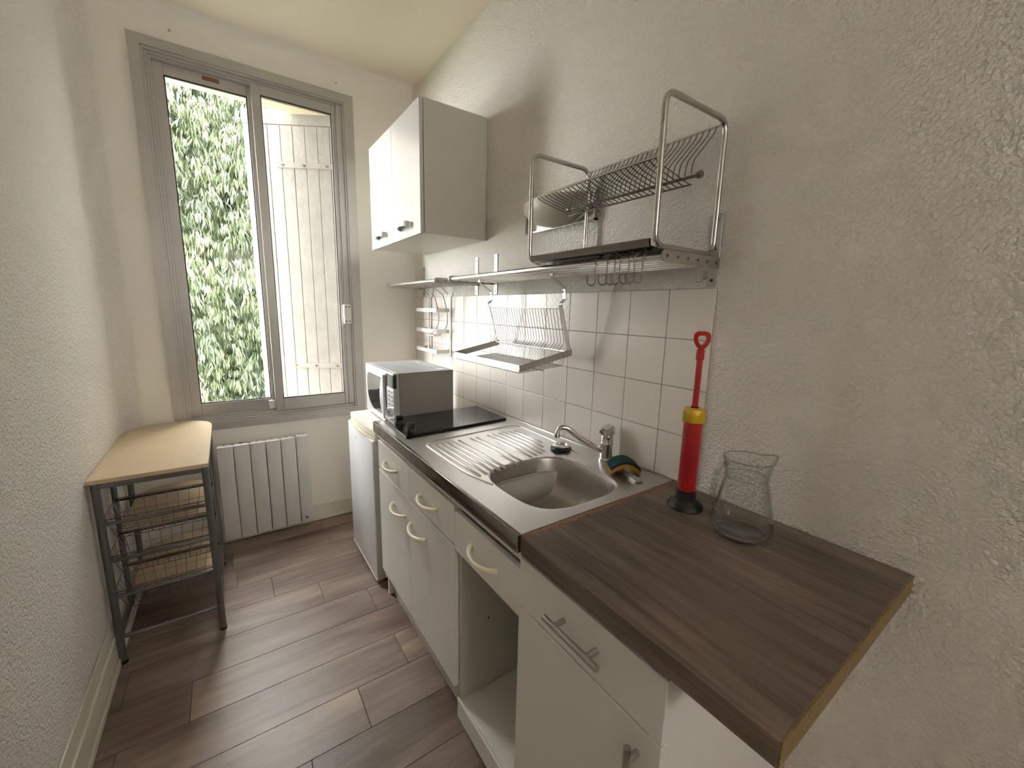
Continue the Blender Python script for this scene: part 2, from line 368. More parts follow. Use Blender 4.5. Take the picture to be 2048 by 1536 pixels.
# ================================================================== window
win = thing('window_1', 'tall grey aluminium sliding window looking onto a tree', 'window', (-.93, 0, WZ0), kind='structure')
CX0, CX1, CZ0, CZ1 = -1.457, -.3975, .7295, 2.775
IX0, IX1, IZ0, IZ1 = -1.411, -.454, .775, 2.728
def mitre(bm, o, i, y0, y1, side):
    (ox0, ox1, oz0, oz1), (ix0, ix1, iz0, iz1) = o, i
    q = {'l': [(ox0, oz0), (ix0, iz0), (ix0, iz1), (ox0, oz1)], 'r': [(ox1, oz0), (ox1, oz1), (ix1, iz1), (ix1, iz0)],
         't': [(ox0, oz1), (ix0, iz1), (ix1, iz1), (ox1, oz1)], 'b': [(ox0, oz0), (ox1, oz0), (ix1, iz0), (ix0, iz0)]}[side]
    prism(bm, [(a, y0, b) for a, b in q], (0, y1-y0, 0)); return bm
OUT = (CX0, CX1, CZ0, CZ1); INN = (IX0, IX1, IZ0, IZ1)
for s in 'lrtb': part('casing', mitre(BM(), OUT, INN, -.012, .0, s), 'alu', win)
# stepped fixed frame: three nested rims going outwards
st = [(0.0, -.004, .02), (.012, .010, .034), (.024, .022, .075)]
I0 = INN
for k, (off, ya, yb) in enumerate(st):
    A = (IX0+off, IX1-off, IZ0+off, IZ1-off); B = (A[0]+.0115, A[1]-.0115, A[2]+.0115, A[3]-.0115)
    for s in 'lrtb': part('track_frame', mitre(BM(), A, B, ya, yb, s), 'alu', win)
for s in 'lrtb': part('outer_frame', mitre(BM(), (IX0+.0, IX1-.0, IZ0, IZ1), (IX0+.036, IX1-.036, IZ0+.036, IZ1-.036), .075, .10, s), 'alu', win)
def sash(x0, x1, z0, z1, y0, y1, sw, rt, rb, name):
    f = part(name, box(BM(), (x0, y0, z0), (x0+sw[0], y1, z1), .002, 1), 'alu', win)
    for (a, b) in (((x1-sw[1], y0, z0), (x1, y1, z1)), ((x0+sw[0], y0+.001, z0), (x1-sw[1], y1-.001, z0+rb)), ((x0+sw[0], y0+.001, z1-rt), (x1-sw[1], y1-.001, z1))):
        part(name, box(BM(), a, b, .002, 1), 'alu', win)
    g = (x0+sw[0], x1-sw[1], z0+rb, z1-rt); ym = (y0+y1)/2
    for s in 'lrtb': part('gasket', mitre(BM(), g, (g[0]+.005, g[1]-.005, g[2]+.005, g[3]-.005), ym-.006, ym+.008, s), 'alu_dark', win)
    part('pane', box(BM(), (g[0]+.003, ym-.002, g[2]+.003), (g[1]-.003, ym+.002, g[3]-.003)), 'glass', win)
sash(-1.382, -.925, .806, 2.700, .044, .066, (.05, .042), .062, .078, 'sash_rail')
sash(-.948, -.482, .806, 2.716, .016, .038, (.045, .042), .062, .074, 'sash_rail')
part('lock_stile', box(BM(), (-.5, .006, .812), (-.463, .034, 2.712), .002, 1), 'alu', win)
bm = box(BM(), (-.512, -.020, 1.360), (-.466, .012, 1.488), .006, 2); hd = part('lock_handle', bm, 'white_plastic', win, True, label='pale plastic lock handle')
box_ = BM(); box(box_, (-.503, -.0225, 1.468), (-.496, -.019, 1.475)); box(box_, (-.482, -.0225, 1.468), (-.475, -.019, 1.475)); box(box_, (-.503, -.0225, 1.375), (-.496, -.019, 1.382)); box(box_, (-.482, -.0225, 1.375), (-.475, -.019, 1.382))
part('screw', box_, 'alu_dark', hd)
bm = box(BM(), (-1.168, .038, 2.663), (-1.092, .046, 2.680), .001, 1); part('vent_slot', bm, 'rust', win, label='worn dark vent patch')
bm = box(BM(), (-.985, .026, .818), (-.950, .046, .872), .004, 2); part('roller_stop', bm, 'white_plastic', win, True, label='small pale plastic stop')
# outer stone reveal and sill
bm = BM(); box(bm, (WX0-.02, .22, WZ1-.01), (WX1+.02, .34, WZ1+.3)); box(bm, (WX0-.05, .10, WZ0-.06), (WX1+.05, .30, WZ0-.005), .005)
part('outer_sill', bm, 'render', win)

w2 = thing('rear_fill_opening', 'small added window letting fill light in, unseen behind the viewer', 'window', (-.825, -5.4, 1.7), kind='structure')  # added, unseen: window built only to let in fill light from behind
for sd in 'lrtb': part('frame', mitre(BM(), (-1.15, -.5, 1.7, 2.45), (-1.11, -.54, 1.74, 2.41), YR-.12, YR-.06, sd), 'white_plastic', w2)
part('mullion', box(BM(), (-.840, YR-.115, 1.74), (-.810, YR-.065, 2.41)), 'white_plastic', w2)
part('pane', box(BM(), (-1.11, YR-.092, 1.74), (-.54, YR-.088, 2.41)), 'glass', w2)
struct('rear_fill_reflector', box(BM(), (-9, -9.3, -3), (8, -9, 9)), 'fill_reflector', 'added pale reflector outside the rear opening, unseen behind the viewer', 'reflector')  # added unseen wall that bounces fill light through the rear opening
# ================================================================== outside: shutter, tree, ground
HX, HY = -.455, .20; ang = math.radians(31.2); D = Vector((-math.cos(ang), math.sin(ang), 0)); NRM = Vector((-math.sin(ang), -math.cos(ang), 0))
sh = thing('wooden_shutter', 'weathered white plank shutter standing half open outside the window', 'shutter', (HX, HY, .45))
def shp(s, z, n=0.0): return Vector((HX, HY, 0))+D*s+NRM*n+Vector((0, 0, z))
SW, SZ0, SZ1 = .60, .45, 2.735
def sbox(s0, s1, z0, z1, n0, n1, bev=.0015):
    bm = BM(); box(bm, (s0, n0, z0), (s1, n1, z1), bev, 1)
    for v in bm.verts: v.co = shp(v.co.x, v.co.z, v.co.y)
    return bm
pw = [.0, .045, .125, .205, .285, .365, .445, .525, SW]
for a, b in zip(pw, pw[1:]): part('board', sbox(a+.0015, b-.0015, SZ0, SZ1-.09, -.016, .010+random.uniform(-.0015, .0015)), 'shutter', sh)
part('top_rail', sbox(0, SW, SZ1-.085, SZ1, -.016, .012), 'shutter', sh)
for z in (2.40, 1.045):
    stp = part('strap_hinge', sbox(.0, .405, z-.018, z+.018, .011, .0165), 'shutter', sh)
    for s in (.07, .22, .36):
        bm = BM(); cyl(bm, shp(s, z, .016), shp(s, z, .021), .0075, 10); part('rivet', bm, 'rust', stp)
struct('ground_outside', box(BM(), (-14, .4, -3.2), (14, 16, -3.0)), 'grass', 'ground below the tree outside the window', 'ground')

tree = thing('tree', 'leafy green tree with drooping glossy leaves outside the window', 'tree', (-1.0, 5.4, -3.0))
bm = BM(); tube(bm, [(-1.0, 5.4, -3.0), (-1.05, 5.4, -1), (-.95, 5.35, 1), (-1.0, 5.4, 3), (-1.0, 5.4, 4.6)], [.2, .17, .14, .09, .03], 10); part('trunk', bm, 'bark', tree, True)
for k in range(26):
    z0 = -1.2+5.4*k/26; a = random.uniform(0, 2*math.pi) if k % 2 else random.uniform(-2.6, -.5); l = random.uniform(.9, 1.5)
    p0 = Vector((-1.0, 5.4, z0)); p1 = p0+Vector((math.cos(a)*l*.5, math.sin(a)*l*.5, .35)); p2 = p0+Vector((math.cos(a)*l, math.sin(a)*l, .45))
    bm = BM(); tube(bm, fillet([p0, p1, p2], .3, 3), [.05, .045, .04, .035, .03, .01][:len(fillet([p0, p1, p2], .3, 3))], 6); part('branch', bm, 'bark', tree, True)
# drooping leaf sprays
def leaf_geo():
    L_, Wd = 1.0, .088
    prof = [(0, 0.03), (.28, .82), (.62, .85), (1.0, 0.02)]
    V = []; Fc = []
    for i, (t, wv) in enumerate(prof):
        zc = -.22*t*t
        V += [(-Wd*wv, t, zc+.055*wv), (0, t, zc), (Wd*wv, t, zc+.055*wv)]
    for i in range(len(prof)-1):
        a = i*3; Fc += [(a, a+1, a+4, a+3), (a+1, a+2, a+5, a+4)]
    return np.array(V), Fc
LV, LF = leaf_geo()
def basis(d, roll):
    d = d/np.linalg.norm(d); s = np.cross(d, [0, 0, 1]); s /= (np.linalg.norm(s)+1e-9); u = np.cross(s, d)
    c, q = math.cos(roll), math.sin(roll); s2 = c*s+q*u; u2 = -q*s+c*u
    return np.stack([s2, d, u2], 1)
sprays = []
def add_spray(c, size):
    n = rng.integers(7, 12); face = rng.normal(-1.57, .7)
    ax = np.array([math.cos(face)*.8, math.sin(face)*.8, -.15])
    for k in range(n):
        t = k/(n-1)-.5
        side = np.array([-math.sin(face), math.cos(face), 0])
        d = ax*.45+side*t*1.5+np.array([0, 0, -1.0-.3*rng.random()])+rng.normal(0, .14, 3)
        p = np.array(c)+side*t*size*.9+np.array([0, 0, -abs(t)*size*.25])+rng.normal(0, .012, 3)
        sprays.append((p, basis(d, rng.normal(0, .45)), size*rng.uniform(.85, 1.25)))
lump = [(rng.uniform(-4.2, 3.0), rng.uniform(-1.6, 4.7), rng.uniform(.25, .55), rng.uniform(.35, .8)) for _ in range(46)]
for _ in range(9500):
    x, z = rng.uniform(-3.1, 1.7), rng.uniform(-1.4, 4.9)
    bul = max([h*math.exp(-((x-a)**2+(z-b)**2)/(s*s)) for a, b, h, s in lump])
    edge = max(0, z-3.2)*.35+abs(x+.8)*.12
    y = 3.15-bul*1.1+edge+rng.uniform(0, .9)
    add_spray((x, y, z), rng.uniform(.078, .12))
for _ in range(3000):
    x, z = rng.uniform(-3.1, 1.9), rng.uniform(-1.4, 5.1)
    add_spray((x, 4.1+abs(x+.8)*.12+rng.uniform(0, .8), z), rng.uniform(.22, .30))
# 300 leaves that show largest through the panes become parts, the rest one mesh
camv = np.array(CAM)
def vis(p):
    t = (0.03-camv[1])/(p[1]-camv[1]); q = camv+(p-camv)*t
    return (-1.33 < q[0] < -.97 and .89 < q[2] < 2.64) or (-.9 < q[0] < -.53 and 2.45 < q[2] < 2.65)
order = sorted(range(len(sprays)), key=lambda i: (not vis(sprays[i][0]), np.linalg.norm(sprays[i][0]-camv)/sprays[i][2]))
big = set(order[:300])
meL = bpy.data.meshes.new('leaf'); meL.from_pydata([tuple(v) for v in LV], [], LF); meL.materials.append(M['leaf'])
for p_ in meL.polygons: p_.use_smooth = True
TO = np.array(ORIG[tree.name])
VV, FF, nb = [], [], 0
for i, (p, Bm, s) in enumerate(sprays):
    if i in big:
        o = bpy.data.objects.new('leaf', meL); link(o, tree)
        o.matrix_local = Matrix([[*(Bm[0]*s), p[0]-TO[0]], [*(Bm[1]*s), p[1]-TO[1]], [*(Bm[2]*s), p[2]-TO[2]], [0, 0, 0, 1]])
    else:
        VV.append((LV*s)@Bm.T+p-TO)
FF = (np.array(LF)[None]+(np.arange(len(VV))*len(LV))[:, None, None]).reshape(-1, 4)
me = bpy.data.meshes.new('foliage'); me.from_pydata(np.concatenate(VV).tolist(), [], FF.tolist()); me.materials.append(M['leaf'])
me.polygons.foreach_set('use_smooth', [True]*len(me.polygons))
fo = bpy.data.objects.new('foliage', me); link(fo, tree); fo['kind'] = 'stuff'

# ================================================================== radiator
rad = thing('radiator', 'white electric radiator with vertical fins under the window', 'radiator', (-1.03, -.05, .05))
part('back_body', box(BM(), (-1.272, -.060, .062), (-.795, -.022, .628), .004), 'radiator', rad)
fx = [-1.281, -1.197, -1.113, -1.03, -.948, -.863]
for a, b in zip(fx, fx[1:]):
    f = part('fin', box(BM(), (a+.0026, -.092, .05), (b-.0026, -.066, .640), .003), 'radiator', rad, True)
    bm = BM()
    for k in range(2): box(bm, (a+.008+k*.036, -.074, .628), (a+.036+k*.036, -.03, .638), .002, 1)
    part('vent_bridge', bm, 'radiator', f)
ct = part('control_box', box(BM(), (-.861, -.092, .05), (-.789, -.018, .645), .004), 'radiator', rad, True)
bm = BM(); cyl(bm, (-.829, -.092, .082), (-.829, -.096, .082), .014, 20); kb = part('control_knob', bm, 'silver', ct, True, label='round grey knob')
bm = BM(); cyl(bm, (-.829, -.096, .082), (-.829, -.0975, .082), .006, 14); part('knob_mark', bm, 'black', ct, True)
bm = BM(); box(bm, (-.845, -.07, .6445), (-.812, -.045, .647)); part('control_display', bm, 'silver', ct)
bm = BM(); box(bm, (-1.2, -.03, .2), (-1.15, 0.0, .24)); box(bm, (-.92, -.03, .2), (-.87, 0.0, .24)); box(bm, (-1.2, -.03, .5), (-1.15, 0.0, .54)); box(bm, (-.92, -.03, .5), (-.87, 0.0, .54)); part('wall_bracket', bm, 'radiator', rad)

# ================================================================== kitchen trolley
tr = thing('kitchen_trolley', 'birch-topped trolley on grey tubes with wire baskets by the left wall', 'trolley', (-1.47, -.45, 0))
TX0, TX1 = -1.634, -1.295; NY, MY, BY = -.846, -.590, -.270; TZ = .808
def dtop(x0, x1, yn, yb, ys, n=20, p=2.4):
    xc = (x0+x1)/2; a = (x1-x0)/2; pts = [(x0, yn), (x1, yn)]
    for k in range(n+1):
        t = k/n*math.pi; c, s = math.cos(t), math.sin(t)
        pts.append((xc+a*math.copysign(abs(c)**(2/p), c), ys+(yb-ys)*abs(s)**(2/p)))
    return pts
bm = prism(BM(), [(a, b, TZ-.016) for a, b in dtop(-1.653, -1.281, -.872, -.022, -.20)], (0, 0, .016)); part('table_top', bm, 'birch', tr)
for (x, y, r) in ((TX0, NY, .0135), (TX1, NY, .0135), (TX0, MY, .011), (TX1, MY, .011), (TX0, BY, .0125), (TX1, BY, .0125)):
    z0 = 0.0 if y != MY else .10
    lg = part('leg', cyl(BM(), (x, y, z0), (x, y, TZ-.016), r, 16), 'trolley_tube', tr, True)
    if y != MY: part('foot_cap', cyl(BM(), (x, y, 0), (x, y, .012), r+.0012, 16), 'black', lg, True)
part('top_rail', box(BM(), (TX0, NY-.006, TZ-.044), (TX1, NY+.006, TZ-.017), .002), 'trolley_tube', tr)
part('top_rail', box(BM(), (TX0, BY-.006, TZ-.044), (TX1, BY+.006, TZ-.017), .002), 'trolley_tube', tr)
for x in (TX0, TX1):
    part('side_rail', box(BM(), (x-.006, NY, TZ-.044), (x+.006, BY, TZ-.017), .002), 'trolley_tube', tr)
    part('lower_side_rail', cyl(BM(), (x, NY, .118), (x, BY, .118), .011, 12), 'trolley_tube', tr, True)
part('foot_rail', cyl(BM(), (TX0, NY, .118), (TX1, NY, .118), .009, 12), 'trolley_tube', tr, True)
for z in (.475, .165):
    bm = prism(BM(), [(a, b, z) for a, b in dtop(-1.624, -1.305, MY-.03, -.13, -.27)], (0, 0, .012)); part('shelf_board', bm, 'birch', tr)
for z in (.616, .458, .300):
    part('front_rail', cyl(BM(), (TX0, NY, z), (TX1, NY, z), .0075, 10), 'trolley_tube', tr, True)
    part('rear_rail', cyl(BM(), (TX0, MY-.012, z), (TX1+.012, MY-.012, z), .005, 8), 'black', tr, True)
    bx0, bx1, by0, by1 = TX0+.002, TX1+.012, NY+.012, MY-.02; zb = z-.085; cx0, cx1, cy0, cy1 = bx0+.03, bx1-.03, by0+.03, by1-.03; zr = z+.012
    bk = part('wire_basket', tube(BM(), [(bx0, by0, zr), (bx1, by0, zr), (bx1, by1, zr), (bx0, by1, zr)], .0024, 6, True), 'wire', tr, True)
    bm = BM(); tube(bm, [(cx0, cy0, zb), (cx1, cy0, zb), (cx1, cy1, zb), (cx0, cy1, zb)], .0018, 5, True)
    mid = lambda t: [(bx0+(cx0-bx0)*t, by0+(cy0-by0)*t), (bx1+(cx1-bx1)*t, by1+(cy1-by1)*t)]
    for t in (.6,):
        (a0, b0), (a1, b1) = mid(t); zz = zr+(zb-zr)*t; tube(bm, [(a0, b0, zz), (a1, b0, zz), (a1, b1, zz), (a0, b1, zz)], .0010, 4, True)
    for k in range(9):
        x = cx0+(cx1-cx0)*k/8; xr = bx0+.01+(bx1-bx0-.02)*k/8
        tube(bm, [(xr, by0, zr), (x, cy0, zb), (x, cy1, zb), (xr, by1, zr)], .0011, 4)
    for k in range(7):
        y = cy0+(cy1-cy0)*k/6; yr = by0+.008+(by1-by0-.016)*k/6
        tube(bm, [(bx0, yr, zr), (cx0, y, zb), (cx1, y, zb), (bx1, yr, zr)], .0011, 4)
    part('basket_wires', bm, 'wire', bk, True)

# ================================================================== fridge and microwave
fr = thing('mini_fridge', 'small white undercounter fridge between the window wall and steel worktop', 'fridge', (-.32, -.69, 0))
FY0, FY1 = -.932, -.447
part('cabinet_body', box(BM(), (-.565, FY0, .03), (-.03, FY1, .835), .004), 'fridge_grey', fr)
def bowed(x, y0, y1, z0, z1, xb, bow, n=12):
    pts = [(xb, y0), (xb, y1)] + [(x-bow*(1-((k/n)*2-1)**2), y1+(y0-y1)*k/n) for k in range(n+1)]
    return prism(BM(), [(a, b, z0) for a, b in pts], (0, 0, z1-z0))
dr = part('door', box(BM(), (-.617, FY0, .034), (-.570, FY1, .808), .006), 'fridge', fr, True)
part('door_edge', box(BM(), (-.612, FY0-.002, .03), (-.571, FY0+.012, .806), .003), 'fridge_grey', dr)
part('bottom_trim', box(BM(), (-.6185, FY0-.001, .028), (-.575, FY1+.001, .040), .003), 'cream', dr)
part('top_lid', bowed(-.600, FY0-.002, FY1+.002, .826, .855, -.03, .014), 'lid', fr)
part('door_handle', bowed(-.602, FY0+.005, FY1-.005, .808, .818, -.575, .024), 'cream', dr, label='bowed cream grip strip')
part('door_badge', box(BM(), (-.6182, -.62, .742), (-.6165, -.597, .752), .0004, 1), 'steel_dull', dr)
for (x, y) in ((-.55, FY0+.04), (-.55, FY1-.04), (-.08, FY0+.04), (-.08, FY1-.04)): part('foot', cyl(BM(), (x, y, 0), (x, y, .034), .018, 12), 'black', fr, True)

mw = thing('microwave_oven', 'grey microwave oven standing on the small fridge', 'microwave', (-.34, -.725, .855))
MX, MB, MY0, MY1, MZ0, MZ1 = -.480, -.178, -.968, -.482, .872, 1.151
part('case', box(BM(), (MX, MY0, MZ0), (MB, MY1, MZ1-.003), .004), 'grey_case', mw)
part('case_top', box(BM(), (MX, MY0-.001, MZ1-.003), (MB, MY1+.001, MZ1), .001, 1), 'grey_top', mw)
part('front_frame', box(BM(), (MX-.012, MY0-.0005, MZ0-.002), (MX, MY1+.0005, MZ1+.001), .003), 'silver', mw)
fxp = MX-.030
def front_poly(pts, x0, x1): return prism(BM(), [(x0, a, b) for a, b in pts], (x1-x0, 0, 0))
door_pts = fillet_closed([(MY1, MZ0), (MY1, MZ1), (-.855, MZ1), (-.855, MZ0)], .012, 4)
dd = part('door', front_poly([(p[0], p[1]) for p in [(v.x, v.y) for v in [Vector((a, b, 0)) for a, b in [(MY1, MZ0), (MY1, MZ1), (-.855, MZ1), (-.855, MZ0)]]]], fxp, MX-.012), 'silver', mw)
gl = []
for (a, b) in fillet_closed([Vector((-.512, 1.105, 0)), Vector((-.825, 1.105, 0)), Vector((-.825, .905, 0)), Vector((-.60, .905, 0)), Vector((-.512, .97, 0))], .05, 6) and [(v.x, v.y) for v in fillet_closed([Vector((-.512, 1.105, 0)), Vector((-.825, 1.105, 0)), Vector((-.825, .905, 0)), Vector((-.60, .905, 0)), Vector((-.512, .97, 0))], .05, 6)]: gl.append((a, b))
part('door_window', front_poly(gl, fxp-.0025, fxp+.002), 'black_glass', dd)
hp = []
for k in range(13):
    t = -1+2*k/12; hp.append((-.785-.050*(t*t), MZ0+.14+.118*t))
hp2 = hp+[(-.848, MZ1-.02), (-.848, MZ0+.02)]
bm = prism(BM(), [(fxp-.0025, a, b) for a, b in hp2], (-.012, 0, 0)); bmesh.ops.bevel(bm, geom=[e for e in bm.edges if all(v.co.x < fxp-.013 for v in e.verts)], offset=.004, segments=2, affect='EDGES'); part('door_handle', bm, 'silver', dd, True, label='wide crescent-shaped grey pull')
cp = part('control_panel', box(BM(), (fxp, MY0, MZ0), (MX-.012, -.857, MZ1), .004), 'silver', mw)
part('display', box(BM(), (fxp-.002, MY0+.006, 1.075), (fxp+.002, -.863, MZ1-.010), .001, 1), 'black_glass', cp)
part('display_side', box(BM(), (fxp-.001, MY0-.001, 1.075), (MX-.014, MY0+.004, MZ1-.008), .001, 1), 'black', cp)
for i in range(4):
    for j in range(2): part('button', box(BM(), (fxp-.003, MY0+.016+j*.045, 1.048-i*.022), (fxp+.001, MY0+.050+j*.045, 1.058-i*.022), .001, 1), 'grey_top', cp)
bm = BM(); cyl(bm, (fxp+.001, -.912, .943), (fxp-.022, -.912, .943), .026, 24); part('dial', bm, 'chrome', cp, True)
bm = BM()
for k in range(6): tube(bm, [(-.235+.012*math.cos(t), -.575-.045*k+.017*math.sin(t), MZ1+.0006) for t in [q/12*2*math.pi for q in range(12)]], .0022, 5, True)
part('vent_marks', bm, 'white_plastic', mw)
part('sticker', box(BM(), (-.245, -.93, MZ1), (-.205, -.88, MZ1+.0006)), 'white_plastic', mw)
for (x, y) in ((-.45, -.93), (-.45, -.52), (-.21, -.93), (-.21, -.52)): part('foot', cyl(BM(), (x, y, .855), (x, y, .874), .014, 12), 'black', mw, True)

# ================================================================== wall cabinet
wc = thing('wall_cabinet', 'white two-door wall cabinet hung beside the window', 'cabinet', (-.18, -.61, 1.832))
CY0, CY1, CZa, CZb = -1.006, -.215, 1.832, 2.424
part('side_panel', box(BM(), (-.347, CY0, CZa), (-.004, CY0+.018, CZb), .001, 1), 'lining', wc)
part('side_panel', box(BM(), (-.347, CY1-.018, CZa), (-.004, CY1, CZb), .001, 1), 'lining', wc)
part('bottom_panel', box(BM(), (-.347, CY0+.018, CZa), (-.004, CY1-.018, CZa+.018), .001, 1), 'lining', wc)
part('top_panel', box(BM(), (-.347, CY0+.018, CZb-.018), (-.004, CY1-.018, CZb), .001, 1), 'lining', wc)
part('back_panel', box(BM(), (-.008, CY0+.018, CZa+.018), (-.004, CY1-.018, CZb-.018)), 'lining', wc)
def shell(yc, z, x0):
    bm = BM(); n = 16; arc = [(math.cos(math.pi/2*(-1+2*k/n)), math.sin(math.pi/2*(-1+2*k/n))) for k in range(n+1)]
    strip(bm, [(x0-.036*c**.8-.0005, yc+.075*q, z-.010*(1-c)) for c, q in arc], (0, 0, 1), .026, .004)      # bowed front band
    prism(bm, [(x0-.0345*c**.8-.0005, yc+.0735*q, z+.011-.010*(1-c)) for c, q in arc], (0, 0, .002))        # closed top
    return bm
for (a, b, hy) in ((CY1-.0005, -.6185, -.435), (-.6205, CY0+.0005, -.815)):
    d = part('door', box(BM(), (-.368, b, CZa-.003), (-.350, a, CZb-.004), .0012, 1), 'gloss_white', wc)
    part('cup_handle', shell(hy, 1.893, -.368), 'handle_silver', d, True, label='silver half-moon cup pull')

# ================================================================== base cabinets
def arc_handle(parent, y, z, x0=-.615, ln=.15):
    bm = BM(); n = 14; pts = []; 
    for k in range(n+1):
        t = -1+2*k/n; pts.append((x0-.034*(1-t*t)**.7+.002, y+t*ln/2, z-.004*(1-t*t)))
    rr = [.0085-.0028*(1-abs(-1+2*k/n)) for k in range(n+1)]
    tube(bm, pts, rr, 8); part('bow_handle', bm, 'cream', parent, True, label='cream plastic bow handle')
def carcass(root, y0, y1, z0, z1, xf=-.596, back=True, bottom=None):
    for (a, b) in ((y0, y0+.016), (y1-.016, y1)): part('side_panel', box(BM(), (xf, a, z0), (-.02, b, z1), .001, 1), 'lining', root)
    part('bottom_panel', box(BM(), (xf, y0+.016, z0+.055), (-.02, y1-.016, z0+.071), .001, 1), 'melamine', root)
    part('back_panel', box(BM(), (-.026, y0+.016, z0+.071), (-.02, y1-.016, z1), .0), 'lining', root)
    part('front_rail', box(BM(), (xf-.012, y0, z1-.030), (xf+.03, y1, z1-.001), .001, 1), 'melamine', root)
b1 = thing('base_cabinet', 'white sink-unit cabinet with two doors, two drawers and cream handles', 'cabinet', (-.30, -1.43, 0))
carcass(b1, -1.841, -1.020, .10, .885)
part('plinth', box(BM(), (-.560, -1.841, 0), (-.545, -1.02, .155)), 'lining', b1)
part('plinth_end', box(BM(), (-.585, -1.036, 0), (-.545, -1.02, .155), .002), 'melamine', b1)
for (a, b, hd_, ho) in ((-1.037, -1.4385, -1.225, -1.313), (-1.4405, -1.842, -1.63, -1.526)):
    d = part('drawer', box(BM(), (-.615, b, .711), (-.597, a, .848), .0012, 1), 'melamine', b1); arc_handle(d, hd_, .775)
    d = part('door', box(BM(), (-.615, b, .166), (-.597, a, .7045), .0012, 1), 'melamine', b1); arc_handle(d, ho, .607)
b2 = thing('base_cabinet', 'white open base cabinet with one drawer and no door', 'cabinet', (-.30, -2.03, 0))
carcass(b2, -2.205, -1.846, .052, .885, xf=-.598)
part('plinth', box(BM(), (-.590, -2.205, 0), (-.574, -1.846, .052)), 'lining', b2)
part('front_lip', box(BM(), (-.606, -2.205, .045), (-.599, -1.846, .123), .002), 'melamine', b2)
d = part('drawer', box(BM(), (-.615, -2.2105, .700), (-.597, -1.8455, .834), .0012, 1), 'melamine', b2); arc_handle(d, -2.027, .767)
bm = BM()
for (x, z) in ((-.49, .62), (-.49, .40), (-.25, .46), (-.14, .46)): cyl(bm, (x, -1.8625, z), (x, -1.8615, z), .004, 8)
part('peg_hole', bm, 'black', b2)
b3 = thing('base_cabinet', 'white base cabinet with steel bar handles under the wooden worktop', 'cabinet', (-.30, -2.42, 0))
for (a, b) in ((-2.612, -2.628), (-2.215, -2.231)): part('side_panel', box(BM(), (-.598, b, .0), (-.02, a, .888), .001, 1), 'melamine', b3)
part('bottom_panel', box(BM(), (-.598, -2.612, .10), (-.02, -2.231, .116)), 'melamine', b3)
part('back_panel', box(BM(), (-.026, -2.612, .116), (-.02, -2.231, .888)), 'lining', b3)
part('plinth', box(BM(), (-.560, -2.612, 0), (-.545, -2.231, .10)), 'melamine', b3)
def bar(parent, a, b, out):
    a, b = Vector(a), Vector(b); h = part('bar_handle', cyl(BM(), a, b, .0068, 16), 'steel_dull', parent, True, label='brushed steel bar handle')
    for t in (.2, .8):
        p = a.lerp(b, t); part('handle_post', cyl(BM(), p, p+Vector(out), .006, 12), 'steel_dull', parent, True)
d = part('drawer', box(BM(), (-.619, -2.6305, .744), (-.600, -2.2115, .874), .0012, 1), 'melamine', b3); bar(d, (-.650, -2.345, .812), (-.650, -2.506, .812), (.031, 0, 0))
d = part('door', box(BM(), (-.619, -2.6305, .110), (-.600, -2.2115, .7395), .0012, 1), 'melamine', b3); bar(d, (-.650, -2.585, .718), (-.650, -2.585, .560), (.031, 0, 0))

# ================================================================== steel worktop with sink
H = .935; SX, SY0, SY1 = -.629, -2.2135, -1.0135
sw = thing('steel_worktop', 'stainless steel worktop with inset sink bowl and ribbed drainer', 'worktop', (-.31, -1.61, .885))
CXs, CYs, A_, B_ = -.338, -1.993, .176, .178
def sup(a, b, t, p=3.3):
    c, s = math.cos(t), math.sin(t); return (CXs+a*math.copysign(abs(c)**(2/p), c), CYs+b*math.copysign(abs(s)**(2/p), s))
bm = BM(); N_ = 96; YS = -1.76
def rectpt(t):
    c, s = math.cos(t), math.sin(t); x0, x1, y0, y1 = SX, -.002, SY0, YS
    k = min(((x1-CXs)/c if c > 1e-9 else (x0-CXs)/c if c < -1e-9 else 1e9), ((y1-CYs)/s if s > 1e-9 else (y0-CYs)/s if s < -1e-9 else 1e9))
    return (CXs+c*k, CYs+s*k)
ths = [2*math.pi*k/N_ for k in range(N_)]
for cx_, cy_ in ((SX, SY0), (-.002, SY0), (SX, YS), (-.002, YS)):      # make corners exact
    tt = math.atan2(cy_-CYs, cx_-CXs) % (2*math.pi); k = min(range(N_), key=lambda q: abs(ths[q]-tt)); ths[k] = tt
loops = []
loops.append([(*rectpt(t), H) for t in ths])
for f_, dz in ((.5, 0), (.16, 0), (.06, -.0005), (.02, -.002), (0, -.004)):
    loops.append([tuple(Vector((*rectpt(t), 0)).lerp(Vector((*sup(A_, B_, t), 0)), 1-f_)+Vector((0, 0, H+dz))) for t in ths])
rings = [[bm.verts.new(p) for p in lp] for lp in loops]
for Aq, Bq in zip(rings, rings[1:]):
    for k in range(N_): bm.faces.new((Aq[k], Aq[(k+1) % N_], Bq[(k+1) % N_], Bq[k]))
v = [bm.verts.new(p) for p in ((SX, YS, H), (-.002, YS, H), (-.002, SY1, H), (SX, SY1, H))]; bm.faces.new(v)
part('top_sheet', bm, 'steel', sw, True, angle=50)
bm = BM(); prev = None
for (s, dz) in ((1, -.004), (.985, -.012), (.965, -.04), (.93, -.09), (.87, -.125), (.76, -.142), (.55, -.148), (.2, -.151), (.13, -.151)):
    ring = [bm.verts.new((*sup(A_*s, B_*s, t), H+dz)) for t in ths]
    if prev:
        for k in range(N_): bm.faces.new((prev[k], prev[(k+1) % N_], ring[(k+1) % N_], ring[k]))
    prev = ring
bm.faces.new(prev); bw = part('sink_bowl', bm, 'bowl_steel', sw, True, angle=60)
bm = BM(); lathe(bm, [(.0, .0), (.034, .0), (.036, .003), (.026, .004), (.0, .001)], (CXs, CYs, H-.151), 24); part('drain', bm, 'chrome', bw, True)
